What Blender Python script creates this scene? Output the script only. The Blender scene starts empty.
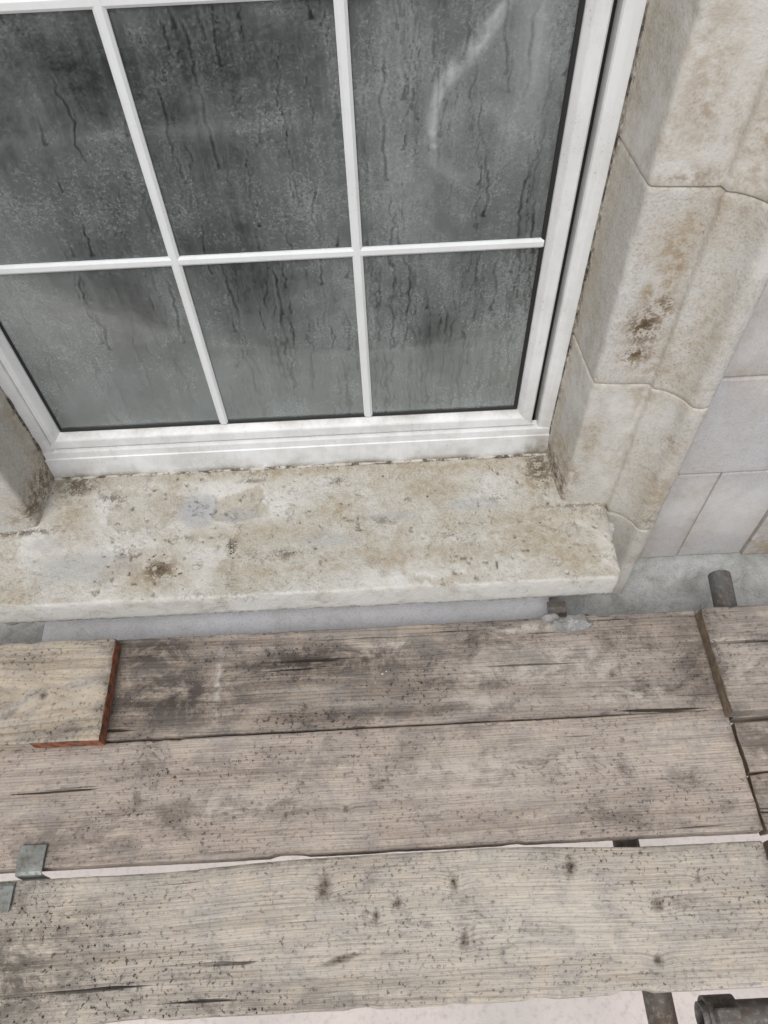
import bpy, math, random
import numpy as np
from mathutils import Matrix, Vector
random.seed(3); rng=np.random.RandomState(5)
scene=bpy.context.scene

# ---------------------------------------------------------------- numpy noise
def _h(ix,iy,s):
    n=(ix.astype(np.int64)*374761393+iy.astype(np.int64)*668265263+s*974634777)&0x7fffffff
    n=((n^(n>>13))*1274126177)&0x7fffffff
    return ((n^(n>>16))&0xffff)/65535.0
def vn(x,y,s=0):
    x=np.asarray(x,float);y=np.asarray(y,float)
    x,y=np.broadcast_arrays(x,y)
    ix=np.floor(x);iy=np.floor(y);fx=x-ix;fy=y-iy
    fx=fx*fx*(3-2*fx);fy=fy*fy*(3-2*fy)
    a=_h(ix,iy,s);b=_h(ix+1,iy,s);c=_h(ix,iy+1,s);d=_h(ix+1,iy+1,s)
    return (a*(1-fx)+b*fx)*(1-fy)+(c*(1-fx)+d*fx)*fy
def fbm(x,y,s=0,o=4):
    t=0;a=.5;n=0
    for k in range(o):
        t=t+a*vn(x*2**k,y*2**k,s+k*17);n+=a;a*=.5
    return t/n

# ---------------------------------------------------------------- node helper
class NT:
    def __init__(s,name):
        s.m=bpy.data.materials.new(name);s.m.use_nodes=True
        s.t=s.m.node_tree;s.t.nodes.clear()
        s.out=s.t.nodes.new('ShaderNodeOutputMaterial')
    def n(s,ty,ins={},**pr):
        nd=s.t.nodes.new(ty)
        for k,v in pr.items(): setattr(nd,k,v)
        for k,v in ins.items(): s.set(nd.inputs[k],v)
        return nd
    def set(s,i,v):
        if isinstance(v,bpy.types.NodeSocket): s.t.links.new(v,i)
        elif v is not None:
            if i.type=='RGBA' and len(v)==3: v=(*v,1)
            i.default_value=v
    def M(s,op,a,b=None,c=None,clamp=False):
        nd=s.n('ShaderNodeMath',operation=op);nd.use_clamp=clamp
        for k,v in enumerate((a,b,c)):
            if v is not None: s.set(nd.inputs[k],v)
        return nd.outputs[0]
    def mix(s,f,a,b,bl='MIX'):
        nd=s.n('ShaderNodeMix',data_type='RGBA',blend_type=bl)
        s.set(nd.inputs[0],f);s.set(nd.inputs[6],a);s.set(nd.inputs[7],b)
        return nd.outputs[2]
    def pos(s): return s.n('ShaderNodeTexCoord').outputs['Object']
    def sc(s,v,k):
        nd=s.n('ShaderNodeVectorMath',operation='MULTIPLY');s.set(nd.inputs[0],v);nd.inputs[1].default_value=k
        return nd.outputs[0]
    def noise(s,v,sc,d=4,r=.55,dist=0):
        return s.n('ShaderNodeTexNoise',{'Vector':v,'Scale':sc,'Detail':d,'Roughness':r,'Distortion':dist}).outputs[0]
    def step(s,v,a,b,lo=0,hi=1):
        nd=s.n('ShaderNodeMapRange',{0:v,1:a,2:b,3:lo,4:hi});nd.clamp=True
        return nd.outputs[0]
    def attr(s,nm): return s.n('ShaderNodeAttribute',attribute_name=nm).outputs['Fac']
    def bsdf(s,col,rough,bump=None,dist=.001,strength=1,**k):
        b=s.n('ShaderNodeBsdfPrincipled',{'Base Color':col,'Roughness':rough})
        for kk,v in k.items(): s.set(b.inputs[kk.replace('_',' ')],v)
        if bump is not None:
            bn=s.n('ShaderNodeBump',{'Height':bump,'Distance':dist,'Strength':strength})
            s.t.links.new(bn.outputs[0],b.inputs['Normal'])
        s.t.links.new(b.outputs[0],s.out.inputs[0]);return b

# ---------------------------------------------------------------- mesh helper
def link(o,parent=None):
    scene.collection.objects.link(o)
    if parent: o.parent=parent
    return o
def mesh(name,V,F,mats,parent=None,attrs={},smooth=False,fm=None):
    me=bpy.data.meshes.new(name);me.from_pydata([tuple(v) for v in V],[],F)
    for m in (mats if isinstance(mats,(list,tuple)) else [mats]): me.materials.append(m)
    for k,a in attrs.items():
        at=me.attributes.new(k,'FLOAT','POINT');at.data.foreach_set('value',np.asarray(a,dtype=np.float32).ravel())
    if smooth: me.polygons.foreach_set('use_smooth',[True]*len(me.polygons))
    if fm is not None: me.polygons.foreach_set('material_index',fm)
    me.update()
    return link(bpy.data.objects.new(name,me),parent)
def gridF(n,m,closed=False,off=0):
    F=[]
    mm=m if closed else m-1
    for i in range(n-1):
        for j in range(mm):
            j2=(j+1)%m
            F.append((off+i*m+j,off+i*m+j2,off+(i+1)*m+j2,off+(i+1)*m+j))
    return F
def empty(name):
    e=bpy.data.objects.new(name,None);e.empty_display_size=.1;return link(e)
def box(name,a,b,mat,parent=None,bev=.0,seg=2):
    x0,y0,z0=a;x1,y1,z1=b
    V=[(x0,y0,z0),(x1,y0,z0),(x1,y1,z0),(x0,y1,z0),(x0,y0,z1),(x1,y0,z1),(x1,y1,z1),(x0,y1,z1)]
    F=[(0,3,2,1),(4,5,6,7),(0,1,5,4),(1,2,6,5),(2,3,7,6),(3,0,4,7)]
    o=mesh(name,V,F,mat,parent)
    if bev>0:
        md=o.modifiers.new('b','BEVEL');md.width=bev;md.segments=seg;md.limit_method='ANGLE'
    return o
def tube(name,p,q,mat,parent=None,r=.0242,seg=28,wall=.004):
    p=Vector(p);q=Vector(q);d=(q-p).normalized();a=d.orthogonal().normalized();b=d.cross(a)
    V=[]
    prof=[(p,r),(q,r),(q,r-wall),(p,r-wall)]
    for c,rr in prof:
        for k in range(seg):
            t=2*math.pi*k/seg;V.append(c+a*math.cos(t)*rr+b*math.sin(t)*rr)
    F=[]
    for i in range(4):
        i2=(i+1)%4
        for k in range(seg):
            k2=(k+1)%seg;F.append((i*seg+k,i*seg+k2,i2*seg+k2,i2*seg+k))
    o=mesh(name,V,F,mat,parent)
    for pl in o.data.polygons: pl.use_smooth=True
    md=o.modifiers.new('e','EDGE_SPLIT');md.split_angle=.8
    return o

# ---------------------------------------------------------------- materials
def wood_mat(name,light,mid,dark,seed,rings=.006,grey=(.22,.21,.2),stainc=(.05,.04,.033),mold=.3,ringw=.36):
    t=NT(name);p=t.pos();sx=t.n('ShaderNodeSeparateXYZ',{0:p})
    g=t.attr('g');kn=t.attr('knot');st=t.attr('stain');pa=t.attr('pale');x=sx.outputs[0]
    def cv(a,b):
        return t.n('ShaderNodeCombineXYZ',{0:t.M('MULTIPLY',x,a),1:t.M('MULTIPLY',g,b),2:float(seed)}).outputs[0]
    fib=t.noise(cv(11,300),1,4,.72)
    med=t.noise(cv(2.6,58),1,5,.74)
    off=t.noise(cv(1.1,18),1,2,.5)
    rg=t.M('SINE',t.M('ADD',t.M('MULTIPLY',g,6.283/rings),t.M('MULTIPLY',off,22)))
    rg=t.step(rg,.2,1)
    rg=t.M('MULTIPLY',rg,t.step(med,.36,.56,.1,1))
    bl=t.noise(t.sc(p,(1,2.2,1)),3.4+seed*.13,5,.72,.6)
    bl2=t.noise(t.sc(p,(1,1.3,1)),13,6,.78,.5)
    fine=t.noise(p,125,3,.7)
    c=t.mix(t.step(bl,.40,.58),light,mid)
    c=t.mix(t.step(bl2,.43,.58,0,.85),c,grey)
    c=t.mix(t.M('MULTIPLY',rg,ringw),c,dark)
    c=t.mix(t.step(med,.50,.72,0,.45),c,dark)
    c=t.mix(t.step(med,.46,.30,0,.32),c,t.mix(.5,light,(.72,.68,.61)))
    c=t.mix(t.step(fib,.52,.78,0,.55),c,t.mix(.65,c,(0.03,.025,.02)))
    c=t.mix(t.step(fib,.46,.28,0,.28),c,t.mix(.5,c,(.80,.76,.70)))
    c=t.mix(t.step(fine,.52,.70,0,.5),c,t.mix(.6,c,(.06,.052,.045)))
    c=t.mix(t.M('MULTIPLY',pa,t.step(bl2,.56,.44),clamp=True),c,t.mix(.6,light,(.62,.60,.56)))
    sm=t.M('MULTIPLY',st,t.step(t.M('ADD',t.M('MULTIPLY',bl2,.75),t.M('MULTIPLY',med,.25)),.40,.54))
    c=t.mix(t.M('MULTIPLY',sm,.92,clamp=True),c,stainc)
    dirt=t.M('MULTIPLY',t.step(bl2,.53,.64),t.step(bl,.46,.56))
    c=t.mix(t.M('MULTIPLY',dirt,.7),c,t.mix(.5,stainc,dark))
    sp=t.M('MULTIPLY',t.step(fine,.57,.63),t.step(bl,.43,.58,.12,1))
    sp=t.M('MULTIPLY',sp,t.M('ADD',mold,st,clamp=True))
    c=t.mix(sp,c,(.035,.03,.027))
    ck=t.step(t.noise(cv(2.4,88),1,2,.5),.665,.70)
    ck=t.M('MULTIPLY',ck,t.step(off,.48,.56))
    c=t.mix(t.M('MULTIPLY',ck,.9),c,(.02,.016,.013))
    kk=t.M('ADD',kn,t.M('MULTIPLY',t.M('SUBTRACT',bl2,.5),1.1))
    kk=t.M('ADD',kk,t.M('MULTIPLY',t.M('SUBTRACT',fine,.5),.7))
    kk=t.M('MULTIPLY',kk,t.step(kn,0,.15))
    c=t.mix(t.step(kk,.35,1.0,0,.75),c,(.12,.09,.065))
    c=t.mix(t.step(kk,.92,1.15,0,.85),c,(.03,.022,.017))
    h=t.M('ADD',t.M('MULTIPLY',fib,1.0),t.M('MULTIPLY',med,1.8))
    h=t.M('SUBTRACT',h,t.M('MULTIPLY',ck,2.0))
    t.bsdf(c,.88,h,.0015,1.0,Specular_IOR_Level=.2)
    return t.m
def endgrain(name,col):
    t=NT(name);p=t.pos()
    n=t.noise(p,60,5,.6)
    c=t.mix(t.step(n,.35,.7,0,.75),col,(.07,.045,.03))
    t.bsdf(c,.85,n,.002);return t.m

def stone_mat(name,ca,cb,brown=(.24,.17,.09),warm=.5,speck=.6,green=0,scale=1,bumpd=.0012,flake=0,grit=.35):
    t=NT(name);p=t.pos()
    a=t.noise(p,2.6*scale,4,.6,.5);b=t.noise(p,10*scale,6,.70,.4);f=t.noise(p,240,3,.65);m=t.noise(p,55,5,.7)
    c=t.mix(t.step(a,.38,.62),ca,cb)
    c=t.mix(t.step(b,.48,.66,0,warm),c,t.mix(.5,cb,brown))
    b2=t.noise(t.sc(p,(1,1,.6)),5.0*scale,6,.76,1.0)
    c=t.mix(t.step(b2,.53,.67,0,warm*.85),c,brown)
    c=t.mix(t.step(b2,.47,.36,0,.6),c,t.mix(.6,ca,(.64,.64,.63)))
    if green:
        c=t.mix(t.step(t.M('ADD',b,t.attr('green')),.4,.75,0,green),c,(.20,.21,.18))
    h=t.M('ADD',t.M('MULTIPLY',f,.7),t.M('MULTIPLY',m,1.5))
    if flake:
        n1=t.noise(p,26,6,.72,.4);fl=t.step(n1,.595,.615)
        fl=t.M('MULTIPLY',fl,t.step(a,.42,.6,.2,1))
        c=t.mix(t.M('MULTIPLY',fl,flake),c,(.60,.59,.56));h=t.M('ADD',h,t.M('MULTIPLY',fl,.7))
        fl2=t.step(n1,.41,.37);c=t.mix(t.M('MULTIPLY',fl2,.4),c,(.27,.245,.20))
    c=t.mix(t.step(f,.48,.68,0,grit),c,t.mix(.7,c,(.10,.09,.07)))
    c=t.mix(t.step(f,.45,.3,0,grit),c,t.mix(.4,c,(.75,.74,.70)))
    c=t.mix(t.step(m,.52,.68,0,grit*1.2),c,t.mix(.5,c,(.18,.15,.11)))
    br=t.attr('brown');dk=t.attr('darkst');gr=t.attr('greyst');li=t.attr('lightst')
    c=t.mix(t.M('MULTIPLY',li,t.step(b,.62,.45,.35,1),clamp=True),c,(.64,.63,.595))
    c=t.mix(t.M('MULTIPLY',gr,t.step(m,.30,.5,.6,.95),clamp=True),c,(.39,.39,.385))
    c=t.mix(t.M('MULTIPLY',br,t.step(m,.34,.56,.15,.95),clamp=True),c,brown)
    sp=t.step(f,.60,.66)
    sp=t.M('MULTIPLY',sp,t.M('ADD',t.step(b,.52,.66,.02,speck),dk,clamp=True))
    c=t.mix(t.M('MULTIPLY',sp,.75),c,(.06,.045,.03))
    dd=t.M('MULTIPLY',dk,t.step(t.M('ADD',t.M('MULTIPLY',m,.65),t.M('MULTIPLY',f,.35)),.47,.54),clamp=True)
    c=t.mix(t.M('MULTIPLY',dd,.88),c,(.075,.048,.028))
    h=t.M('SUBTRACT',h,t.M('MULTIPLY',dd,1.2))
    t.bsdf(c,.92,h,bumpd,1,Specular_IOR_Level=.15);return t.m

M_sill=stone_mat('sill_stone',(.53,.515,.47),(.47,.445,.385),(.32,.25,.155),.55,.6,0,1.1,.0021,.6,.40)
M_arch=stone_mat('surround_stone',(.54,.53,.50),(.50,.48,.43),(.35,.27,.17),.42,.4,0,1,.0013,0,.38)
M_wall=stone_mat('ashlar_stone',(.53,.53,.55),(.52,.51,.50),(.38,.32,.24),.35,.3,0,.8,.0010,0,.25)
M_ledge=stone_mat('ledge_stone',(.58,.59,.60),(.50,.51,.52),(.30,.28,.22),.2,.3,.7,1.5,.0012)
M_apron=stone_mat('apron_stone',(.62,.63,.67),(.58,.59,.61),(.36,.33,.27),.3,.3,0,1.3,.0012,0,.25)
M_mort=stone_mat('mortar',(.38,.36,.33),(.30,.28,.25),(.16,.13,.09),.5,.5,0,2,.002)
M_lump=stone_mat('grey_mortar',(.30,.30,.29),(.22,.22,.21),(.16,.14,.11),.4,.5,0,6,.003)

def pvc(name,col=(.75,.76,.76),dirt=.38):
    t=NT(name);p=t.pos()
    a=t.noise(p,9,5,.7);b=t.noise(t.sc(p,(60,60,5)),1,3,.6);f=t.noise(p,210,3,.6)
    c=t.mix(t.step(a,.45,.75,0,dirt),col,(.46,.45,.42))
    c=t.mix(t.step(b,.5,.8,0,dirt*.8),c,(.5,.49,.46))
    c=t.mix(t.M('MULTIPLY',t.step(f,.63,.70,0,dirt*1.3),t.step(a,.43,.58)),c,(.2,.17,.13))
    at=t.attr('dirt');c=t.mix(t.M('MULTIPLY',at,t.step(a,.3,.6)),c,(.21,.18,.135))
    t.bsdf(c,.42,a,.0004,.5);return t.m
M_pvc=pvc('white_pvc');M_bar=pvc('white_bar',(.72,.74,.74),.2)
t=NT('black_gasket_gap_shade');t.bsdf((.012,.012,.012),.5);M_gask_shade=t.m  # rubber gaskets, also the painted shade of the sash gap
def sealm(nm,a,b,lo,hi):
    t=NT(nm);p=t.pos();n=t.noise(p,38,6,.78)
    t.bsdf(t.mix(t.step(n,lo,hi),a,b),.85,n,.003);return t.m
M_seal=sealm('dirty_sealant',(.38,.34,.28),(.05,.04,.028),.40,.56)
M_seal2=sealm('pale_sealant',(.52,.49,.43),(.10,.08,.055),.48,.58)
t=NT('galvanised_steel');p=t.pos();n=t.noise(p,22,5,.6);n2=t.noise(p,120,4,.6)
c=t.mix(t.step(n,.4,.65),(.30,.33,.31),(.18,.185,.17));c=t.mix(t.step(n2,.5,.66,0,.7),c,(.14,.10,.07))
t.bsdf(c,t.step(n,.3,.7,.4,.65),n2,.0008,.8,Metallic=.4);M_steel=t.m
t=NT('rusty_tube_steel');p=t.pos();n=t.noise(p,14,5,.65);n2=t.noise(p,130,4,.6)
c=t.mix(t.step(n,.4,.62),(.13,.13,.125),(.10,.07,.05));c=t.mix(t.step(n2,.5,.7,0,.6),c,(.28,.26,.23))
t.bsdf(c,.6,n2,.0006,.8,Metallic=.3);M_tube=t.m
t=NT('red_painted_wood');p=t.pos();n=t.noise(p,60,5,.7)
t.bsdf(t.mix(t.step(n,.42,.6),(.32,.10,.045),(.07,.045,.03)),.8,n,.002);M_red=t.m
t=NT('paving');p=t.pos();n=t.noise(p,2,5,.6);n2=t.noise(p,30,4,.7)
c=t.mix(t.step(n,.35,.65),(.66,.59,.55),(.54,.50,.47));c=t.mix(t.step(n2,.5,.7,0,.4),c,(.32,.28,.25))
t.bsdf(c,.85,n2,.002);M_pave=t.m
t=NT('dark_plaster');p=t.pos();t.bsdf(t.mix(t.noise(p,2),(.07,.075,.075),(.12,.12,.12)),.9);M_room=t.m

# glass with condensation and painted reflection bands
t=NT('condensation_glass');p=t.pos();fg=t.attr('fog_refl');dr=t.attr('drip')
dp=t.noise(p,240,3,.78)
patch=t.noise(p,6,6,.80,.3)
dots=t.M('MULTIPLY',t.step(dp,.55,.62),t.step(patch,.44,.58))
ddots=t.M('MULTIPLY',t.step(dp,.44,.37),t.step(patch,.50,.60))
st=t.noise(t.sc(p,(70,70,5)),1,4,.68)
fog_refl=t.M('ADD',fg,t.M('MULTIPLY',t.M('SUBTRACT',st,.5),.24))
fog_refl=t.M('ADD',fog_refl,t.M('MULTIPLY',t.M('SUBTRACT',dp,.5),.24))
fog_refl=t.M('ADD',fog_refl,t.M('MULTIPLY',t.M('SUBTRACT',patch,.5),.55))
fog_refl=t.M('ADD',fog_refl,t.M('MULTIPLY',dots,.12));fog_refl=t.M('SUBTRACT',fog_refl,t.M('MULTIPLY',ddots,.14));fog_refl=t.M('SUBTRACT',fog_refl,dr)
fog_refl=t.M('MAXIMUM',fog_refl,.05);fog_refl=t.M('MINIMUM',fog_refl,.9)
tr=t.n('ShaderNodeBsdfTransparent',{0:(.7,.74,.73,1)})
bn=t.n('ShaderNodeBump',{'Height':fog_refl,'Distance':.0008,'Strength':.6})
gl=t.n('ShaderNodeBsdfGlossy',{0:(.78,.88,.92,1),'Roughness':.20,'Normal':bn.outputs[0]})
fr=t.n('ShaderNodeFresnel',{0:1.45});f2=t.M('MULTIPLY',fr.outputs[0],.32)
m1=t.n('ShaderNodeMixShader',{0:f2,1:tr.outputs[0],2:gl.outputs[0]})
df=t.n('ShaderNodeBsdfDiffuse',{0:(.43,.46,.455,1)})
m2=t.n('ShaderNodeMixShader',{0:fog_refl,1:m1.outputs[0],2:df.outputs[0]})
t.t.links.new(m2.outputs[0],t.out.inputs[0]);M_glass=t.m

# ---------------------------------------------------------------- boards
M_end=endgrain('board_end_grain',(.20,.15,.10))
def board(name,x0,x1,y0,y1,zt,mat,seed,knots=[],stains=[],ang=0,yc=.0,d0=.03,d1=.03,ends=(None,None),th=.038,step=.005,sidemat=None,slots=[],bow=[],pale=[]):
    n=int((x1-x0)/step)+1;xs=np.linspace(x0,x1,n)
    r=.003;w=y1-y0;top=np.linspace(y0+r,y1-r,int(w/.004))
    pts=[(y0,zt-th+.003),(y0,zt-th*.66),(y0,zt-th*.33),(y0,zt-r),(y0+r*.3,zt-r*.3)]
    pts+=[(y,zt) for y in top]
    pts+=[(y1-r*.3,zt-r*.3),(y1,zt-r),(y1,zt-th*.33),(y1,zt-th*.66),(y1,zt-th+.003),(y1-.003,zt-th),(y0+.003,zt-th)]
    P=np.array(pts);m=len(P)
    X=np.repeat(xs[:,None],m,1);Y=np.repeat(P[None,:,0],n,0);Z=np.repeat(P[None,:,1],n,0)
    s=(Y-(y0+y1)/2)/(w/2)
    istop=(Z>zt-r*1.01)
    edge=np.clip((np.abs(s)-.9)/.1,0,1)
    wob=(fbm(X*3,np.sign(s)*5+seed,seed)-.5)*.005+(fbm(X*60,np.sign(s)*7+seed,seed+3)-.5)*.0011
    nick=np.clip(fbm(X*14,np.sign(s)*3+seed,seed+14,2)-.74,0,1)*.03
    Y2=Y+np.sign(s)*(wob-nick)*edge
    for (bx,bwid,amt) in bow: Y2=Y2+amt*np.exp(-((X-bx)/bwid)**4)*np.clip((s+1)/2,0,1)
    dz=(fbm(X*2.2,Y*4,seed+5)-.5)*.004+(fbm(X*14,Y*90,seed+9)-.5)*.0016
    chip=np.clip(fbm(X*35,np.sign(s)*3+seed,seed+12,3)-.68,0,1)*.03*np.clip((np.abs(s)-.95)/.05,0,1)
    Z2=Z+istop*(dz-chip)
    te=np.clip(1-(X-x0)/.01,0,1);tf=np.clip(1-(x1-X)/.01,0,1)
    X2=X+te*(fbm(Y*40,Z*40,seed+20)-.5)*.006-tf*(fbm(Y*40,Z*40,seed+21)-.5)*.006
    Z2=Z2-istop*(te**3+tf**3)*.002
    lx=X-(x0+x1)/2
    pd=d0+d1*lx+.01*(fbm(X*.9,seed*3.3,seed+30)-.5)
    G=np.sqrt((Y-y0-w*yc+.012*(fbm(X*1.3,seed,seed+31)-.5))**2+pd**2)+.006*(fbm(X*2.5,Y*10,seed+32)-.5)+Z2*.6
    K=np.zeros_like(X);S=np.zeros_like(X);PL=np.zeros_like(X)
    for (kx,ky,rx,ry) in knots:
        q=((X-kx)/(rx*2.6))**2+((Y-ky)/(ry*1.5))**2
        G=G+.0065*np.exp(-q)
        d=np.sqrt(((X-kx-.15*(Y-ky))/rx)**2+((Y-ky)/ry)**2)
        K=np.maximum(K,np.clip(1.25-d*.6,0,1))
    for (kx,ky,rx,ry,a) in stains:
        d=((X-kx)/rx)**2+((Y-ky)/ry)**2
        S=np.maximum(S,a*np.exp(-d))
    for (kx,ky,rx,ry,a) in pale:
        d=((X-kx)/rx)**2+((Y-ky)/ry)**2
        PL=np.maximum(PL,a*np.exp(-d))
    S=np.maximum(S,.6*np.clip((np.abs(s)-.82)/.18,0,1)*np.clip((fbm(X*5,np.sign(s)*4+seed,seed+40)-.35)*3,0,1))
    S=np.maximum(S,.6*np.clip(1-np.minimum(X-x0,x1-X)/.03,0,1))
    for (kx,ky,rx,ry,dep) in slots:
        d=((X-kx)/rx)**2+((Y-ky-.2*(X-kx))/ry)**2
        e=np.exp(-d**2);Z2=Z2-istop*e*dep;K=np.maximum(K,e)
    ca,sa=math.cos(ang),math.sin(ang);cx,cy=(x0+x1)/2,(y0+y1)/2
    XR=cx+(X2-cx)*ca-(Y2-cy)*sa;YR=cy+(X2-cx)*sa+(Y2-cy)*ca
    V=np.stack([XR,YR,Z2],-1).reshape(-1,3)
    F=gridF(n,m,True);fm=[0]*len(F)
    if sidemat:
        for i in range(n-1):
            for j in (0,1,2): 
                if xs[i]>x1-.14: fm[i*m+j]=3
    L=list(V);at=[list(q.ravel()) for q in (G,K,S,PL)]
    for e,(i,sg) in enumerate(((0,-1),(n-1,1))):
        c=len(L);pr=V.reshape(n,m,3)[i]
        L.append(pr.mean(0)+np.array([sg*.0015,0,0]))
        for q in at:q.append(0)
        for j in range(m):
            j2=(j+1)%m
            F.append((i*m+j,c,i*m+j2) if sg>0 else (i*m+j2,c,i*m+j))
            fm.append(1 if e==0 else 2)
    mats=[mat,ends[0] or M_end,ends[1] or M_end]
    if sidemat: mats.append(sidemat)
    return mesh(name,L,F,mats,None,{'g':at[0],'knot':at[1],'stain':at[2],'pale':at[3]},False,fm)

W1=wood_mat('board_wood_dark',(.40,.335,.275),(.29,.235,.19),(.11,.08,.06),1,.0075,(.32,.295,.27),(.055,.043,.037),.4)
W2=wood_mat('board_wood_pink',(.50,.425,.355),(.41,.34,.285),(.18,.135,.10),2,.0055,(.37,.335,.305),(.13,.105,.088),.5)
W3=wood_mat('board_wood_pale',(.57,.505,.42),(.46,.405,.335),(.20,.16,.12),3,.0060,(.43,.405,.37),(.11,.095,.078),.7)
W4=wood_mat('board_wood_tan',(.54,.46,.355),(.43,.365,.285),(.19,.14,.09),4,.008,(.38,.355,.32),(.10,.08,.065),.5)

board('scaffold_board',-1.5,.656,.516,.735,0,W1,11,
      knots=[(-.18,.56,.006,.008),(.45,.60,.005,.006)],
      stains=[(-.45,.60,.22,.09,1),(-.15,.66,.3,.05,1),(.1,.6,.25,.04,.6),(-.5,.7,.12,.06,1),(.5,.68,.1,.04,.6),(.2,.69,.15,.03,.7),(-.1,.54,.3,.02,.8),(.62,.62,.04,.1,.7)],
      pale=[(.35,.63,.20,.05,.8),(.48,.56,.12,.03,.7),(.2,.55,.12,.02,.6),(.3,.715,.1,.012,.8),(-.36,.63,.006,.07,.9),(.0,.69,.06,.02,.5)],yc=-.3,d0=.05,d1=.02)
board('scaffold_board.001',-1.6,.659,.286,.511,0,W2,12,
      knots=[(.44,.46,.005,.006),(-.1,.36,.005,.006),(.25,.33,.004,.005)],stains=[(-.6,.33,.2,.05,.7),(-.25,.45,.3,.03,.5),(-.45,.36,.2,.02,.7),(.4,.32,.2,.03,.5),(.1,.5,.2,.015,.5)],
      pale=[(.2,.42,.25,.04,.5),(-.3,.38,.2,.03,.4)],ang=.004,yc=-.2,d0=.04,d1=-.03)
board('scaffold_board.002',-1.6,.652,.045,.267,0,W3,13,
      knots=[(-.14,.22,.011,.018),(.09,.215,.008,.013),(.30,.235,.009,.016),(-.01,.19,.006,.009),(.44,.17,.010,.010),(.10,.13,.006,.013),(.42,.09,.007,.008),(.52,.21,.005,.007),(-.05,.17,.005,.012)],
      stains=[(-.7,.12,.18,.10,1),(-.6,.2,.1,.05,.7),(-.3,.06,.3,.02,.5),(-.68,.14,.07,.04,1)],pale=[(.2,.15,.3,.05,.5)],ang=.004,yc=-.15,d0=.03,d1=.02,slots=[(-.11,.115,.030,.005,.006)],bow=[(-.01,.36,.0125)])
board('scaffold_board.003',-1.8,-.574,.503,.720,.040,W4,14,knots=[(-.7,.6,.008,.009)],
      stains=[(-.62,.52,.1,.02,.5),(-.8,.68,.12,.02,.6)],ends=(None,M_red),yc=.45,d0=.08,d1=.04,sidemat=M_red)
board('scaffold_board.004',.652,2.4,.497,.722,.040,W1,15,stains=[(.8,.6,.3,.1,.3)],pale=[(.8,.6,.3,.1,.5)],yc=-.5)
board('scaffold_board.005',.668,2.4,.395,.49,-.002,W2,16,stains=[(.8,.45,.3,.1,.9)],yc=-.5)
board('scaffold_board.006',.668,2.4,.286,.389,-.002,W1,17,stains=[(.8,.33,.3,.1,.5)],yc=-.5)
board('scaffold_board.007',.668,2.4,.050,.275,-.002,W3,18,yc=-.5)
board('scaffold_board.008',.67,2.4,.50,.73,-.004,W1,19,yc=-.5)

# ---------------------------------------------------------------- scaffold
sc=empty('scaffold_frame')
for i,(xx) in enumerate((-1.25,.425,1.5)):
    tube(f'transom_{i}',(xx,-.02,-.066),(xx,.76,-.066),M_tube,sc)
tube('ledger',(.505,.012,-.12),(2.6,.012,-.12),M_tube,sc)
tube('ledger_back',(-2.2,.64,-.118),(2.6,.64,-.118),M_tube,sc)
for i,xx in enumerate((1.62,-1.8)):
    tube(f'standard_{i}',(xx,-.04,-2.3),(xx,-.04,2.2),M_tube,sc)
tube('wall_tie',(.722,.60,-.034),(.748,.835,-.034),M_tube,sc)
def coupler(name,c,parent):
    tube(name+'_collar',(c[0]-.026,c[1],c[2]),(c[0]+.026,c[1],c[2]),M_tube,parent,r=.033,wall=.008)
    box(name+'_flange',(c[0]-.02,c[1]-.012,c[2]+.03),(c[0]+.02,c[1]+.012,c[2]+.055),M_tube,parent,.004)
    tube(name+'_bolt',(c[0],c[1]-.045,c[2]-.01),(c[0],c[1]-.045,c[2]+.045),M_tube,parent,r=.007,wall=.003)
    box(name+'_nut',(c[0]-.012,c[1]-.057,c[2]+.02),(c[0]+.012,c[1]-.033,c[2]+.034),M_tube,parent,.003)
coupler('coupler',(.54,.012,-.12),sc)

# ---------------------------------------------------------------- stone surround
cxw=-.187
prof=[(.384,1.16),(.381,1.113),(.385,1.07),(.390,1.02),(.3945,.981),(.398,.975),(.42,.972),(.45,.970),(.475,.968),(.494,.967),(.4965,.962),(.498,.955),(.503,.953),
      (.512,.951),(.522,.946),(.533,.938),(.542,.929),(.549,.920),(.5525,.912),(.556,.907),(.562,.903),(.570,.901),(.578,.901),(.585,.903),(.590,.909),(.591,.93),(.591,1.05)]
def dens(pr,st=.006):
    o=[]
    for a,b in zip(pr[:-1],pr[1:]):
        k=max(1,int(math.hypot(b[0]-a[0],b[1]-a[1])/st))
        for i in range(k): o.append((a[0]+(b[0]-a[0])*i/k,a[1]+(b[1]-a[1])*i/k))
    o.append(pr[-1]);return np.array(o)
D=dens(prof)
def normals(P):
    T=np.gradient(P,axis=0);T/=np.linalg.norm(T,axis=1)[:,None]+1e-9
    return np.stack([T[:,1],-T[:,0]],1)
N2=normals(D)
if N2[len(N2)//3][1]>0: N2=-N2
surround=empty('stone_window_surround')
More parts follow.
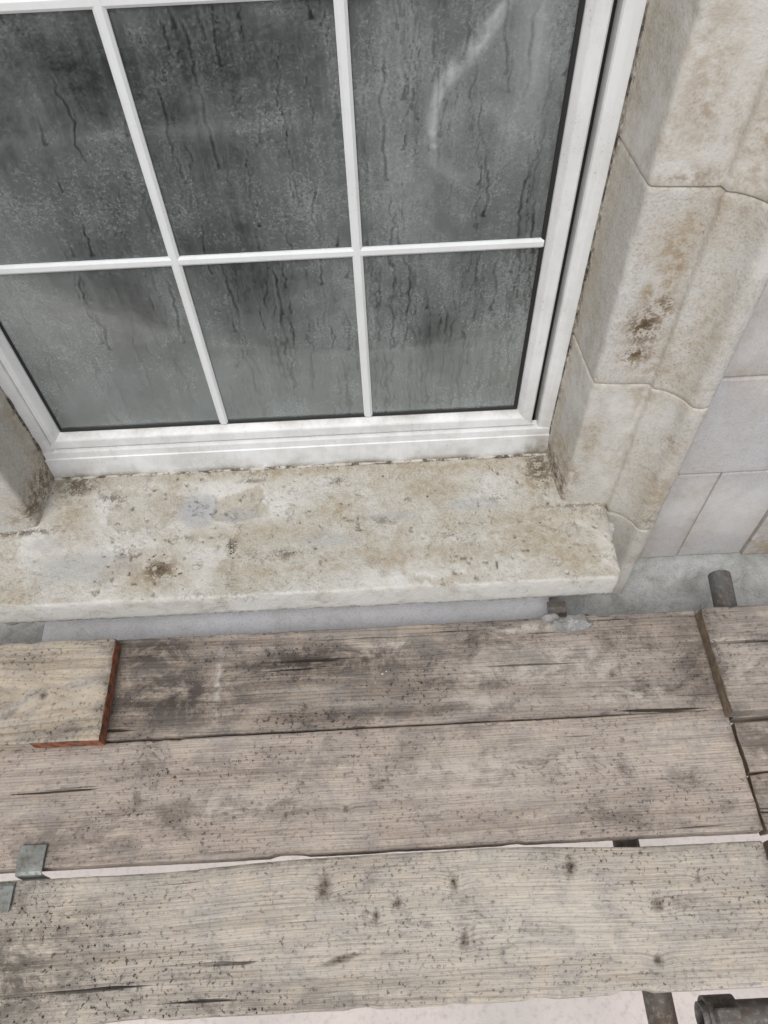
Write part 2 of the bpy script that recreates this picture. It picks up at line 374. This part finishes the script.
def jamb(name,z0,z1,mirror,seed,patches=[]):
    n=int((z1-z0)/.008)+2
    zs=np.concatenate([[z0,z0+.0008],np.linspace(z0+.003,z1-.003,n),[z1-.0008,z1]])
    ins=np.zeros(len(zs));ins[0]=ins[-1]=-.004;ins[1]=ins[-2]=-.0012
    A=len(zs);m=len(D)
    Zg=np.repeat(zs[:,None],m,1);k=np.arange(m)[None,:]*.006
    disp=ins[:,None]+(fbm(Zg*7,k*9,seed)-.5)*.004+(fbm(Zg*60,k*60,seed+4)-.5)*.0014
    ar=np.exp(-((D[None,:,0]-.396)/.004)**2)*(D[None,:,1]<1.0)+np.exp(-((D[None,:,0]-.495)/.004)**2)
    disp=disp-ar*np.clip(fbm(Zg*30,k*3,seed+8)-.5,0,1)*.012
    X=D[None,:,0]+N2[None,:,0]*disp;Y=D[None,:,1]+N2[None,:,1]*disp
    BR=np.zeros_like(X);DK=np.zeros_like(X);LI=np.zeros_like(X)
    for (px,pz,rx,rz,a,dk) in patches:
        d=(((X-px)/rx)**2+((Zg-pz)/rz)**2)*(.5+1.1*fbm(Zg*35,k*35,seed+21))
        BR=np.maximum(BR,a*np.exp(-d));DK=np.maximum(DK,dk*np.exp(-d*1.6))
    gl_=np.exp(-((Y-1.108)/.010)**2)*(X<.40);DK=np.maximum(DK,gl_*np.clip((fbm(Zg*14,k*4,seed+11)-.38)*4,0,1))
    BR=np.maximum(BR,np.exp(-((Y-1.09)/.02)**2)*(X<.40)*.5)
    BR=np.maximum(BR,.45*np.exp(-((X-.499)/.008)**2)*np.clip((fbm(Zg*9,k*3,seed+15)-.3)*2.5,0,1))
    BR=np.maximum(BR,np.exp(-np.minimum(Zg-z0,z1-Zg)/.01)*.45*np.clip((fbm(Zg*3,k*14,seed+16)-.3)*3,0,1))
    LI=np.maximum(LI,np.clip((fbm(Zg*5,k*8,seed+13)-.5)*5,0,.7))
    Y=Y+DK*.005*fbm(Zg*90,k*90,seed+7)*(Y<1.05)
    if mirror: X=2*cxw-X
    V=np.stack([X,Y,Zg],-1).reshape(-1,3);F=gridF(A,m)
    if not mirror: F=[f[::-1] for f in F]
    return mesh(name,V,F,M_arch,surround,{'brown':BR,'darkst':DK,'lightst':LI},True)
for mir,side in ((0,'r'),(1,'l')):
    js=[-.23,.066,.460,.854,1.25,1.64,2.04] if mir==0 else [-.23,.02,.40,.80,1.2,1.64,2.04]
    for i,(a,b) in enumerate(zip(js[:-1],js[1:])):
        pt=[(.455,.595,.032,.055,1,1),(.475,.64,.018,.03,1,.9),(.455,.535,.034,.03,1,.9),(.44,.67,.012,.03,.9,.3),(.47,.72,.018,.10,1,.22),(.455,.76,.03,.05,.8,.12),(.40,.19,.02,.05,.7,.3),(.43,1.0,.04,.12,.6,.1),(.52,.92,.03,.12,.6,.15),(.56,.2,.03,.1,.6,.1),(.57,.10,.02,.05,.5,.4),(.555,.35,.015,.04,.5,.3),(.50,.5,.06,.02,.6,.15),(.388,.12,.02,.05,.9,.8),(.45,.87,.06,.02,.6,.35),(.49,.44,.03,.05,.6,.1),(.54,.62,.02,.1,.5,.05),(.42,.30,.02,.08,.5,.1),(.44,.96,.02,.05,.6,.2)] if mir==0 else [(.39,.14,.03,.06,.7,.7),(.42,.12,.05,.03,.5,.3)]
        jamb(f'jamb_{side}_{i}',a+.0006,b-.0006,mir,30+i+mir*10,pt)
    Pm=D-N2*.0035
    X=Pm[:,0] if not mir else 2*cxw-Pm[:,0]
    V=[(X[j],Pm[j,1],z) for z in (-.232,2.04) for j in range(len(X))]
    F=gridF(2,len(X));mesh(f'joint_core_{side}',V,F,M_mort,surround)
box('lintel',(-1.0,.905,2.045),(.63,1.12,2.36),M_arch,surround,.006)

# ---------------------------------------------------------------- wall
wall=empty('stone_wall')
box('core_right',(.402,1.006,-2.3),(3.4,1.35,3.4),M_wall,wall)
box('core_left',(-4.2,1.006,-2.3),(-.776,1.35,3.4),M_wall,wall)
box('core_below',(-.775,1.0,-2.3),(.401,1.35,.06),M_mort,wall)
box('core_above',(-.775,1.11,1.93),(.401,1.35,3.4),M_mort,wall)
box('under_sill_wall',(-.9,.93,-.229),(.52,1.0,.03),M_wall,wall,.004)
nx=150;xs=np.linspace(-.80,.372,nx);sec=[(.93,-.235),(.775,-.234),(.7735,-.18),(.774,-.112),(.7755,-.107),(.780,-.104),(.80,-.102),(.86,-.100),(.93,-.098)]
V=[(x,y+.003*(float(fbm(np.array(x*7),np.array(z*9),18))-.5),z+.002*float(fbm(np.array(x*30),np.array(y*30),19))) for x in xs for (y,z) in sec]
F=[f for f in gridF(nx,len(sec))];nv=len(V)
F.append(tuple(range(len(sec))));F.append(tuple(range(nv-1,nv-1-len(sec),-1)))
mesh('apron_stone',V,F,M_apron,wall)
def ashlar(name,x0,x1,z0,z1,y,seed):
    nx=max(3,int((x1-x0)/.02));nz=max(3,int((z1-z0)/.02))
    u=np.concatenate([[x0,x0+.002],np.linspace(x0+.005,x1-.005,nx),[x1-.002,x1]])
    v=np.concatenate([[z0,z0+.002],np.linspace(z0+.005,z1-.005,nz),[z1-.002,z1]])
    U,Vv=np.meshgrid(u,v,indexing='ij')
    e=np.minimum.reduce([U-x0,x1-U,Vv-z0,z1-Vv])
    Y=y+np.where(e<.0005,.014,0)+np.where((e>.0005)&(e<.003),.001,0)-(fbm(U*4,Vv*4,seed)-.5)*.004
    BR=np.clip(fbm(U*5,Vv*5,seed+3)-.52,0,1)*3.5+np.exp(-e/.012)*.35
    if x0<.75: BR=np.maximum(BR,np.exp(-(U-.59)/.05)*.7*np.clip((fbm(U*12,Vv*8,seed+9)-.3)*2.5,0,1))
    LI=np.clip((fbm(U*4,Vv*5,seed+6)-.5)*4,0,.6)
    V=np.stack([U,Y,Vv],-1).reshape(-1,3)
    return mesh(name,V,gridF(len(u),len(v)),M_wall,wall,{'brown':BR,'lightst':LI},False)
k=0
zc=[-.226,.13,.43,.735,1.04,1.34,1.64,1.94,2.24,2.54,2.84,3.14]
xr=[[.596,.747,.912,1.5,2.1,2.8,3.4],[.596,1.05,1.6,2.3,3.4],[.596,.86,1.4,2.0,2.7,3.4]]
for i,(a,b) in enumerate(zip(zc[:-1],zc[1:])):
    row=xr[0] if i==0 else xr[1+i%2]
    for c,d in zip(row[:-1],row[1:]):
        k+=1;yy=1.0-(.006 if (i==0 and c>.9) else 0)
        ashlar(f'block_{k}',c+.0010,d-.0010,a+.0010,b-.0010,yy+random.uniform(-.001,.001),k)
        ashlar(f'block_l_{k}',2*cxw-d+.0010,2*cxw-c-.0010,a+.0010,b-.0010,1.0,k+200)
for i,(a,b) in enumerate(zip(zc[8:-1],zc[9:])):
    for c,d in zip([-.96,-.4,.1],[-.4,.1,.59]):
        k+=1;ashlar(f'block_t_{k}',c+.0015,d-.0015,max(a,2.37)+.0015,b-.0015,1.0,k)
nx=160;xs=np.linspace(-4.2,3.4,nx);sec=[(.93,-.36),(.80,-.358),(.797,-.30),(.80,-.236),(.806,-.232),(.86,-.231),(.92,-.230),(1.05,-.229)]
V=[];gn=[]
for x in xs:
    for (y,z) in sec:
        V.append((x,y+.003*(float(fbm(np.array(x*6),np.array(z*9),8))-.5),z));gn.append(.12)
mesh('string_course',V,gridF(nx,len(sec)),M_ledge,wall,{'green':gn})
box('lower_wall',(-4.2,.92,-2.3),(3.4,1.004,-.361),M_wall,wall)

# ---------------------------------------------------------------- sill
def sill():
    x0,x1=-.868,.492;y0,y1=.784,1.135
    xs=np.linspace(x0,x1,520);ys=np.linspace(y0,y1,136)
    sec=[(.93,-.008),(.86,-.008),(.80,-.007),(y0+.004,-.005),(y0+.001,.000),(y0,.010),(y0,.022),(y0,.036),(y0,.052),(y0+.0005,.066),(y0+.002,.072)]
    top=[(y,.0745+(y-y0)*.076) for y in ys[2:]]
    P=np.array(sec+top);m=len(P);n=len(xs)
    X=np.repeat(xs[:,None],m,1);Y=np.repeat(P[None,:,0],n,0).copy();Z=np.repeat(P[None,:,1],n,0).copy()
    fr=np.clip(1-(Y-y0)/.010,0,1)
    Y+=fr*((fbm(X*5,Z*5,71)-.5)*.005+(fbm(X*60,Z*60,72)-.5)*.003)
    ist=np.arange(m)[None,:]>=len(sec)
    Z+=ist*((fbm(X*5,Y*5,73)-.5)*.006+(fbm(X*25,Y*25,74)-.5)*.0026+(fbm(X*120,Y*120,76)-.5)*.0014)
    hn=fbm(X*7,Y*7,77,6)
    hol=np.clip((hn-.54)*40,0,1);Z-=ist*hol*.0016
    pits=np.clip((fbm(X*85,Y*85,79,2)-.72)*9,0,1)*np.clip((fbm(X*7,Y*7,80)-.40)*6,0,1);Z-=ist*pits*.003
    e=np.clip(1-(x1-X)/.012,0,1);Z-=ist*e**2*.004
    X2=X+e*(fbm(Y*30,Z*30,78)-.5)*.005
    X2=X2-np.clip(1-(x1-X)/.015,0,1)*np.clip(1-(Y-y0)/.015,0,1)*.006
    br=np.zeros_like(X);dk=np.zeros_like(X);gr=np.zeros_like(X);li=np.zeros_like(X)
    wv=.45+1.1*fbm(X*22,Y*22,87)
    for (px,py,rx,ry,a) in [(-.50,.85,.09,.05,.85),(.1,.86,.35,.03,.6),(.33,.9,.12,.08,.6),(.40,.84,.08,.04,.7),(-.1,.98,.06,.04,.7),(-.2,1.09,.4,.015,.6),(.2,1.08,.2,.02,.7),(-.7,1.0,.05,.08,.7),(.34,1.04,.05,.05,.7),(-.3,.93,.2,.03,.5),(.1,1.03,.1,.03,.6),(-.2,.84,.2,.02,.5)]:
        br=np.maximum(br,a*np.exp(-(((X-px)/rx)**2+((Y-py)/ry)**2)*wv))
    for (px,py,rx,ry,a) in [(-.49,.855,.034,.022,1),(-.335,.905,.012,.018,1),(-.70,1.08,.04,.03,.9),(.36,1.07,.03,.05,.9),(-.35,1.104,.2,.005,.7),(.0,1.104,.06,.005,.7),(.22,1.102,.1,.006,.7),(-.22,.88,.03,.012,.7),(-.57,.90,.018,.012,.8),(-.44,.93,.02,.01,.6),(0,.95,.03,.012,.5),(.42,.963,.08,.005,.6),(-.80,.963,.08,.008,.9),(.15,.90,.03,.015,.5),(-.62,1.04,.03,.015,.6),(-.1,1.06,.02,.008,.8),(-.3,1.07,.03,.006,.7),(.05,1.0,.012,.008,.8),(.25,.99,.02,.01,.5)]:
        dk=np.maximum(dk,a*np.exp(-(((X-px)/rx)**2+((Y-py)/ry)**2)*wv))
    for (px,py,rx,ry,a) in [(-.42,1.0,.055,.045,1),(-.33,.98,.06,.02,.9),(.02,.96,.06,.014,.8),(-.65,.87,.13,.04,.6),(-.13,.91,.08,.02,.6),(.2,.98,.07,.02,.6),(-.75,.93,.05,.02,.5)]:
        w_=1+1.6*(fbm(X*30,Y*30,83)-.5)
        gr=np.maximum(gr,a*np.exp(-((((X-px)/rx)**2+((Y-py)/ry)**2)*w_*1.2)**3))
    gr*=ist
    li=np.maximum(li,fr*(Z<.073)*.95)
    li=np.maximum(li,np.clip((fbm(X*4,Y*6,84)-.45)*6,0,.75)*ist*(1-.8*hol)*(1-br))
    br=np.maximum(br,hol*.26*ist)
    dk=np.maximum(dk,(Z<.004)*fr*.6)
    dk=np.maximum(dk,pits*ist*.6)
    V=np.stack([X2,Y,Z],-1);L=list(V.reshape(-1,3));F=[f[::-1] for f in gridF(n,m)]
    at=[list(q.ravel()) for q in (br,dk,gr,li)]
    for i in (0,n-1):
        c=len(L);L.append(np.array([V[i][:,0].mean(),.95,.04]))
        b=len(L);L.append(np.array([V[i][:,0].mean(),1.13,-.008]))
        for q in at:q+= [0,0]
        for j in range(m-1): F.append((i*m+j,i*m+j+1,c))
        F.append((i*m+m-1,b,c));F.append((b,i*m,c))
    o=mesh('stone_window_sill',L,F,M_sill,None,{'brown':at[0],'darkst':at[1],'greyst':at[2],'lightst':at[3]},True)
    md=o.modifiers.new('e','EDGE_SPLIT');md.split_angle=.9
sill()

def chips(name,pts,mat):
    V=[];F=[]
    for (x,y,z,s) in pts:
        b=len(V);k=random.randint(4,6);a0=random.random()*6
        tl=random.uniform(-.3,.3)
        for lv,(sc_,h) in enumerate(((1,0),(.85,.35))):
            for i in range(k):
                a=a0+6.283*i/k;rr=s*sc_*random.uniform(.6,1.2)
                V.append((x+rr*math.cos(a),y+rr*math.sin(a)*.8,z+h*s*(1+tl*math.cos(a))))
        F.append(tuple(b+k+i for i in range(k)))
        for i in range(k): F.append((b+i,b+(i+1)%k,b+k+(i+1)%k,b+k+i))
    mesh(name,V,F,mat)
t=NT('brown_flake');p=t.pos();t.bsdf(t.mix(t.step(t.noise(p,200),.4,.6),(.07,.045,.025),(.22,.15,.08)),.9);M_fb=t.m
t=NT('pale_flake');p=t.pos();t.bsdf(t.mix(t.step(t.noise(p,200),.4,.6),(.58,.56,.52),(.40,.37,.32)),.9);M_fp=t.m
def zs(y): return .0750+(y-.784)*.076
P1=[];P2=[]
for i in range(170):
    cx,cy,sx,sy=random.choice([(-.49,.855,.03,.02),(-.335,.9,.006,.012),(-.2,1.09,.35,.012),(.36,1.06,.02,.03),(-.7,1.07,.03,.02),(-.1,.95,.35,.07),(-.49,.855,.03,.02)])
    x=random.gauss(cx,sx);y=min(1.10,random.gauss(cy,sy))
    if x>.37 and y>.95 or y<.80: continue
    P1.append((x,y,zs(y)-.0005,random.uniform(.0008,.0032)))
for i in range(110):
    x=random.uniform(-.72,.36);y=min(1.10,1.10-abs(random.gauss(0,.05)));P2.append((x,y,zs(y)-.0006,random.uniform(.001,.0038)))
chips('rust_flakes',P1,M_fb);chips('paint_flakes',P2,M_fp)
P3=[(random.uniform(-.9,.64),random.choice([random.uniform(.53,.72),random.uniform(.3,.5),random.uniform(.06,.26)]),.0,random.uniform(.0008,.0018)) for i in range(60)]
P3+=[(-.02,.625,.001,.004),(-.012,.63,.001,.0025)]
chips('grit',P3,M_fp)

# ---------------------------------------------------------------- window
win=empty('window')
XL,XR_,ZB=-.756,.382,.098
ZT=1.95
def rail_z(name,pts,z0,z1,mat,mitre0=None,seg=60,dirt=0):
    V=[];at=[]
    for i in range(seg+1):
        tt=i/seg
        for x,y in pts:
            a=z0 if mitre0 is None else mitre0(x);z=a+(z1-a)*tt;V.append((x,y,z));at.append(dirt*max(0,1-(z-ZB)/.25))
    F=gridF(seg+1,len(pts));return mesh(name,V,F,mat,win,{'dirt':at})
def rail_x(name,pts,x0f,x1f,mat,seg=60,dirt=None):
    V=[];at=[]
    for i in range(seg+1):
        t=i/seg
        for (z,y) in pts:
            a=x0f(z);b=x1f(z);V.append((a+(b-a)*t,y,z));at.append(dirt(z,y,a+(b-a)*t) if dirt else 0)
    return mesh(name,V,gridF(seg+1,len(pts)),mat,win,{'dirt':at})
GL,GR,GB=-.702,.302,.224
gy=1.140
rs=[(GR,gy+.002),(GR+.003,gy-.004),(GR+.012,gy-.018),(GR+.014,gy-.020),(GR+.033,gy-.021),(GR+.036,gy-.018),(GR+.036,gy+.01)]
rail_z('sash_stile_right',rs,0,ZT,M_pvc,lambda x:GB-(x-GR)*1.15,dirt=.4)
rail_z('sash_gap_shade_right',[(GR+.035,gy+.008),(GR+.051,gy+.008)],ZB+.05,ZT,M_gask_shade,seg=1)  # near-black strip stands in for the shade inside the sash rebate
fr_=[(GR+.049,gy+.01),(GR+.049,gy-.018),(GR+.051,gy-.0225),(GR+.065,gy-.026),(GR+.079,gy-.027),(GR+.082,gy-.024),(GR+.082,gy+.03)]
rail_z('frame_right',fr_,ZB+.001,ZT,M_pvc,dirt=.6)
ls=[(GL-.060,gy+.03),(GL-.057,gy-.024),(GL-.054,gy-.027),(GL-.030,gy-.026),(GL-.028,gy-.021),(GL-.0275,gy-.013),(GL-.026,gy-.021),(GL-.014,gy-.020),(GL-.012,gy-.018),(GL-.003,gy-.004),(GL,gy+.002)]
rail_z('frame_left',ls,ZB+.001,ZT,M_pvc,dirt=.6)
dz=lambda z,y,x: max(0,1-(z-ZB)/.020)*1.0+ (.5 if y>gy-.008 else 0)+(.8 if x>.33 else 0)*max(0,1-(z-ZB)/.09)+.4*float(fbm(np.array(x*9),np.array(z*30),3))
bs=[(GB,gy+.002),(GB-.003,gy-.004),(GB-.013,gy-.019),(GB-.016,gy-.021),(GB-.036,gy-.0225),(GB-.039,gy-.020)]
rail_x('sash_rail_bottom',bs,lambda z:GL+(z-GB)*1.15,lambda z:GR-(z-GB)*1.15+0.0,M_pvc,60,dz)
fb=[(GB-.038,gy-.008),(GB-.042,gy-.018),(GB-.045,gy-.0285),(GB-.062,gy-.030),(GB-.064,gy-.0325),(GB-.085,gy-.034),(GB-.110,gy-.036),(GB-.124,gy-.037),(ZB-.004,gy-.036),(ZB-.02,gy-.03)]
rail_x('frame_bottom',fb,lambda z:XL,lambda z:XR_,M_pvc,80,dz)
rail_x('frame_top',[(ZT,gy+.02),(ZT,gy-.03),(ZT-.07,gy-.03),(ZT-.08,gy)],lambda z:XL,lambda z:XR_,M_pvc,4)
rail_z('gasket_right',[(GR-.0055,gy-.0012),(GR-.0045,gy-.004),(GR+.0015,gy-.006),(GR+.002,gy)],GB,ZT,M_gask_shade,seg=1)
rail_z('gasket_left',[(GL-.002,gy),(GL-.001,gy-.005),(GL+.0025,gy-.0035),(GL+.003,gy-.001)],GB,ZT,M_gask_shade,seg=1)
rail_x('gasket_bottom',[(GB+.0045,gy-.0012),(GB+.0035,gy-.004),(GB-.001,gy-.006),(GB-.002,gy)],lambda z:GL,lambda z:GR,M_gask_shade,4)
bw=.0092
def barV(x,z0,z1,i):
    pts=[(x-bw,gy-.0008),(x-bw,gy-.004),(x-bw*.5,gy-.0075),(x+bw*.5,gy-.0075),(x+bw,gy-.004),(x+bw,gy-.0008)]
    rail_z(f'glazing_bar_v{i}',pts,z0,z1,M_bar,seg=1)
def barH(z,x0,x1,i):
    pts=[(z+bw,gy-.0008),(z+bw,gy-.0038),(z+bw*.5,gy-.0071),(z-bw*.5,gy-.0071),(z-bw,gy-.0038),(z-bw,gy-.0008)]
    rail_x(f'glazing_bar_h{i}',pts,lambda q:x0,lambda q:x1,M_bar,2)
vb=[-.3415,-.0235];hb=[.650,1.0585,1.50]
for i,x in enumerate(vb): barV(x,GB,ZT,i)
for j,z in enumerate(hb): barH(z,GL,GR,j)
st=.0026
gx=np.arange(GL-.004,GR+.005,st);gz=np.concatenate([np.arange(GB-.004,1.16,st),np.arange(1.17,ZT,.03)])
X,Z=np.meshgrid(gx,gz,indexing='ij')
fog_refl=.235+.48*(fbm(X*4.2+3,Z*3.3,91)-.47)
fog_refl+=np.clip((X+.02)/.05,0,1)*(.02+.14*fbm(X*9,Z*3,94))
fog_refl+=.12*np.exp(-((Z-.50)/.10)**2)*fbm(X*7,Z*5,96)*1.6*(X<.0)
low=np.clip(1-(Z-GB)/.05,0,1);fog_refl+=.10*low
fog_refl+=.10*np.exp(-((Z-.885-.02*X)/.012)**2)*(X<-.05)*fbm(X*14,Z*4,98)*1.5  # pale horizontal reflection painted into the mask of the left panes
fog_refl-=.07*np.exp(-((Z-.98)/.05)**2)*(X<-.05)  # darker part of that reflection, painted in above the pale band
wx=X+.05*fbm(X*5,Z*5,111);wz=Z+.10*fbm(X*5,Z*5,112)
fog_refl+=.20*np.clip(fbm(wx*9+wz*5,wz*2.2,113)-.56,0,1)*3*np.clip(fbm(X*4,Z*4,114)*2-.6,0,1)
drip=np.zeros_like(X)
nx_,nz_=X.shape
for k_ in range(420):
    x=random.choice([random.uniform(GL,GR),random.uniform(-.02,GR),random.uniform(-.02,GR),random.uniform(-.3,0)]);z=random.choice([random.uniform(.27,1.15),random.uniform(.3,.64)])
    ln=random.uniform(.12,.50)**2;w=random.uniform(.0008,.0021);a=random.uniform(.06,.24);ph=random.random()*50
    zz=z
    while zz>max(z-ln,GB):
        xo=x+.014*(float(vn(np.array(zz*22),np.array(ph),5))-.5)+.007*(float(vn(np.array(zz*90),np.array(ph),6))-.5)
        i0=int((xo-gx[0])/st);j=int((zz-gz[0])/st)
        br_=.3+1.1*float(vn(np.array(zz*45),np.array(ph),8))
        br_*=min(1,(z-zz)/.03+.15)
        hd=1+1.4*math.exp(-((zz-(z-ln))/.008)**2)
        for di in range(-3,4):
            ii=i0+di
            if 0<=ii<nx_ and 0<=j<nz_:
                d=abs(gx[ii]-xo)
                drip[ii,j]=max(drip[ii,j],a*br_*math.exp(-(d/(w*hd))**2))
                if drip[ii,j]<a*.3: drip[ii,j]-=.05*math.exp(-((d-w*2.4)/(w*.8))**2)
        zz-=st
arc=[(.215,1.04,.006),(.195,1.02,.010),(.170,.995,.012),(.145,.968,.015),(.125,.938,.013),(.110,.90,.010),(.102,.86,.008),(.108,.835,.005)]
sm=np.zeros_like(X)
for (a,b) in zip(arc[:-1],arc[1:]):
    for tt in np.linspace(0,1,8):
        cx=a[0]+(b[0]-a[0])*tt;cz=a[1]+(b[1]-a[1])*tt;w=(a[2]+(b[2]-a[2])*tt)
        wx=.022*(fbm(X*34,Z*26,97)-.5)
        sm=np.maximum(sm,np.exp(-(((X-cx+wx)**2+(Z-cz)**2)/w**2)**1.6))
fog_refl+=sm*.46*np.clip(2.2*fbm(X*55,Z*35,99)-.55,0,1.2)
fog_refl+=.16*np.exp(-((X-.24)/.03)**2-((Z-.98)/.16)**2)*fbm(X*60,Z*6,90)*1.6
fog_refl+=.14*np.exp(-((X-.06)/.03)**2-((Z-1.0)/.12)**2)*fbm(X*70,Z*6,89)*1.6
ring=np.exp(-((np.hypot((X-.16),(Z-.84))-.06)/.012)**2);fog_refl+=ring*.12*fbm(X*30,Z*30,88)*1.6
V=np.stack([X,np.full_like(X,gy),Z],-1).reshape(-1,3)
mesh('glass',V,gridF(nx_,nz_),M_glass,win,{'fog_refl':fog_refl,'drip':drip},True)
def bead(name,pa,pb,r,seed,perp,mat):
    n=160;L=[];
    pa=Vector(pa);pb=Vector(pb);d=(pb-pa).normalized();a=Vector(perp).normalized();b=d.cross(a)
    for i in range(n+1):
        tt=i/n;c=pa.lerp(pb,tt);q=float(fbm(np.array(tt*26.),np.array(float(seed)),seed))
        rr=r*(.4+1.2*q)
        c=c+a*(q-.5)*r
        for k in range(8):
            an=6.283*k/8;L.append(c+a*rr*math.cos(an)+b*rr*math.sin(an))
    F=gridF(n+1,8,True);mesh(name,L,F,mat,win,smooth=True)
bead('sealant_right',(.3835,1.112,.10),(.3835,1.112,1.95),.0045,3,(1,0,0),M_seal)
bead('sealant_left',(-.7565,1.112,.10),(-.7565,1.112,1.95),.0045,4,(1,0,0),M_seal)
bead('sealant_bottom',(-.755,1.102,.0985),(.38,1.102,.0985),.0035,5,(0,0,1),M_seal2)
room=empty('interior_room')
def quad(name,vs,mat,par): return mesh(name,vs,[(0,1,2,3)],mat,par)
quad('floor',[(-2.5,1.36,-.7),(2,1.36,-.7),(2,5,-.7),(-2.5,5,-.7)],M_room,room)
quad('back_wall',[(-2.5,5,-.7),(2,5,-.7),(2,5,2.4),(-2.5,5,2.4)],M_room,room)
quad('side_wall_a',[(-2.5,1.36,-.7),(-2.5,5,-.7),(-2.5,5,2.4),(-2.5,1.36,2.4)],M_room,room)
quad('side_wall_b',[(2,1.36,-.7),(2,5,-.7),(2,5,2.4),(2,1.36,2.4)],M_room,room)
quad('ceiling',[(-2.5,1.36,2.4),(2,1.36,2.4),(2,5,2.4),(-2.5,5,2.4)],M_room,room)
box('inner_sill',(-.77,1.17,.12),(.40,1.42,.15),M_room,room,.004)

# ---------------------------------------------------------------- clips
def strap(name,path,x0,x1,th=.003,mat=None):
    P=np.array(path);T=np.gradient(P,axis=0);T/=np.linalg.norm(T,axis=1)[:,None];N=np.stack([-T[:,1],T[:,0]],1)
    L=[]
    for x in (x0,x1):
        for q in list(P+N*th/2)+list((P-N*th/2)[::-1]): L.append((x,q[0],q[1]))
    m=2*len(P);F=[(j,(j+1)%m,m+(j+1)%m,m+j) for j in range(m)]
    for o in (0,m):
        for j in range(len(P)-1): F.append((o+j,o+j+1,o+m-2-j,o+m-1-j))
    ob=mesh(name,L,F,mat or M_steel);md=ob.modifiers.new('b','BEVEL');md.width=.0008;md.segments=2;md.limit_method='ANGLE';return ob
strap('board_clip',[(.325,.0045),(.30,.0055),(.279,.0045),(.275,.002),(.274,-.01),(.274,-.04)],-.697,-.650)
strap('board_clip.001',[(.215,.0065),(.235,.0065),(.257,.0065),(.262,.004),(.264,-.01),(.264,-.04)],-.745,-.694)
strap('wall_bracket',[(.79,-.035),(.775,-.035),(.765,-.038),(.763,-.05),(.763,-.09)],.352,.392,.004,M_tube)
def lump(name,c,s,mat,seed):
    import bmesh
    bm=bmesh.new();bmesh.ops.create_icosphere(bm,subdivisions=5,radius=1)
    for v in bm.verts:
        q=v.co
        d=.55+.9*float(fbm(np.array(q.x*1.8+9),np.array(q.y*1.8+q.z*1.5),seed,5))
        v.co=Vector((c[0]+q.x*s[0]*d,c[1]+q.y*s[1]*d,c[2]+q.z*s[2]*d))
    me=bpy.data.meshes.new(name);bm.to_mesh(me);bm.free();me.materials.append(mat)
    for pl in me.polygons: pl.use_smooth=True
    link(bpy.data.objects.new(name,me))
lump('mortar_lump',(.385,.716,.004),(.040,.020,.011),M_lump,3)
lump('mortar_lump.001',(.345,.732,.001),(.022,.010,.008),M_lump,8)

# ---------------------------------------------------------------- ground
mesh('ground',[(-60,-60,-2.3),(60,-60,-2.3),(60,60,-2.3),(-60,60,-2.3)],[(0,1,2,3)],M_pave)

# ---------------------------------------------------------------- light
w=bpy.data.worlds.new('World');scene.world=w;w.use_nodes=True;nt=w.node_tree
bg=nt.nodes['Background'];sky=nt.nodes.new('ShaderNodeTexSky');sky.sky_type='NISHITA';sky.sun_disc=False
el,az=math.radians(58),math.radians(200)
sky.sun_elevation=el;sky.sun_rotation=az;sky.air_density=1;sky.dust_density=3
hs=nt.nodes.new('ShaderNodeHueSaturation');hs.inputs['Saturation'].default_value=.42
nt.links.new(sky.outputs[0],hs.inputs['Color']);nt.links.new(hs.outputs[0],bg.inputs[0]);bg.inputs[1].default_value=.148
sun=bpy.data.lights.new('sun','SUN');sun.energy=1.4;sun.angle=math.radians(28);sun.color=(1,.985,.96)
so=link(bpy.data.objects.new('sun',sun))
dirv=Vector((math.sin(az)*math.cos(el),math.cos(az)*math.cos(el),math.sin(el)))
so.rotation_euler=dirv.to_track_quat('Z','Y').to_euler();so.location=(0,-3,6)

# ---------------------------------------------------------------- camera
cam=bpy.data.cameras.new('camera');co=link(bpy.data.objects.new('camera',cam));scene.camera=co
cam.sensor_fit='VERTICAL';cam.sensor_height=24;cam.lens=24*770/1024;cam.clip_start=.02;cam.clip_end=300
p_=math.radians(55.5);r_=math.radians(2.9)
Fw=Vector((0,math.cos(p_),-math.sin(p_)));Dn=Vector((0,-math.sin(p_),-math.cos(p_)));Xw=Vector((1,0,0))
R=Xw*math.cos(r_)+Dn*math.sin(r_);U=Xw*math.sin(r_)-Dn*math.cos(r_)
m=Matrix((R,U,-Fw)).transposed().to_4x4();m.translation=Vector((0,0,1.5));co.matrix_world=m
scene.view_settings.view_transform='Standard';scene.view_settings.look='None';scene.view_settings.exposure=0
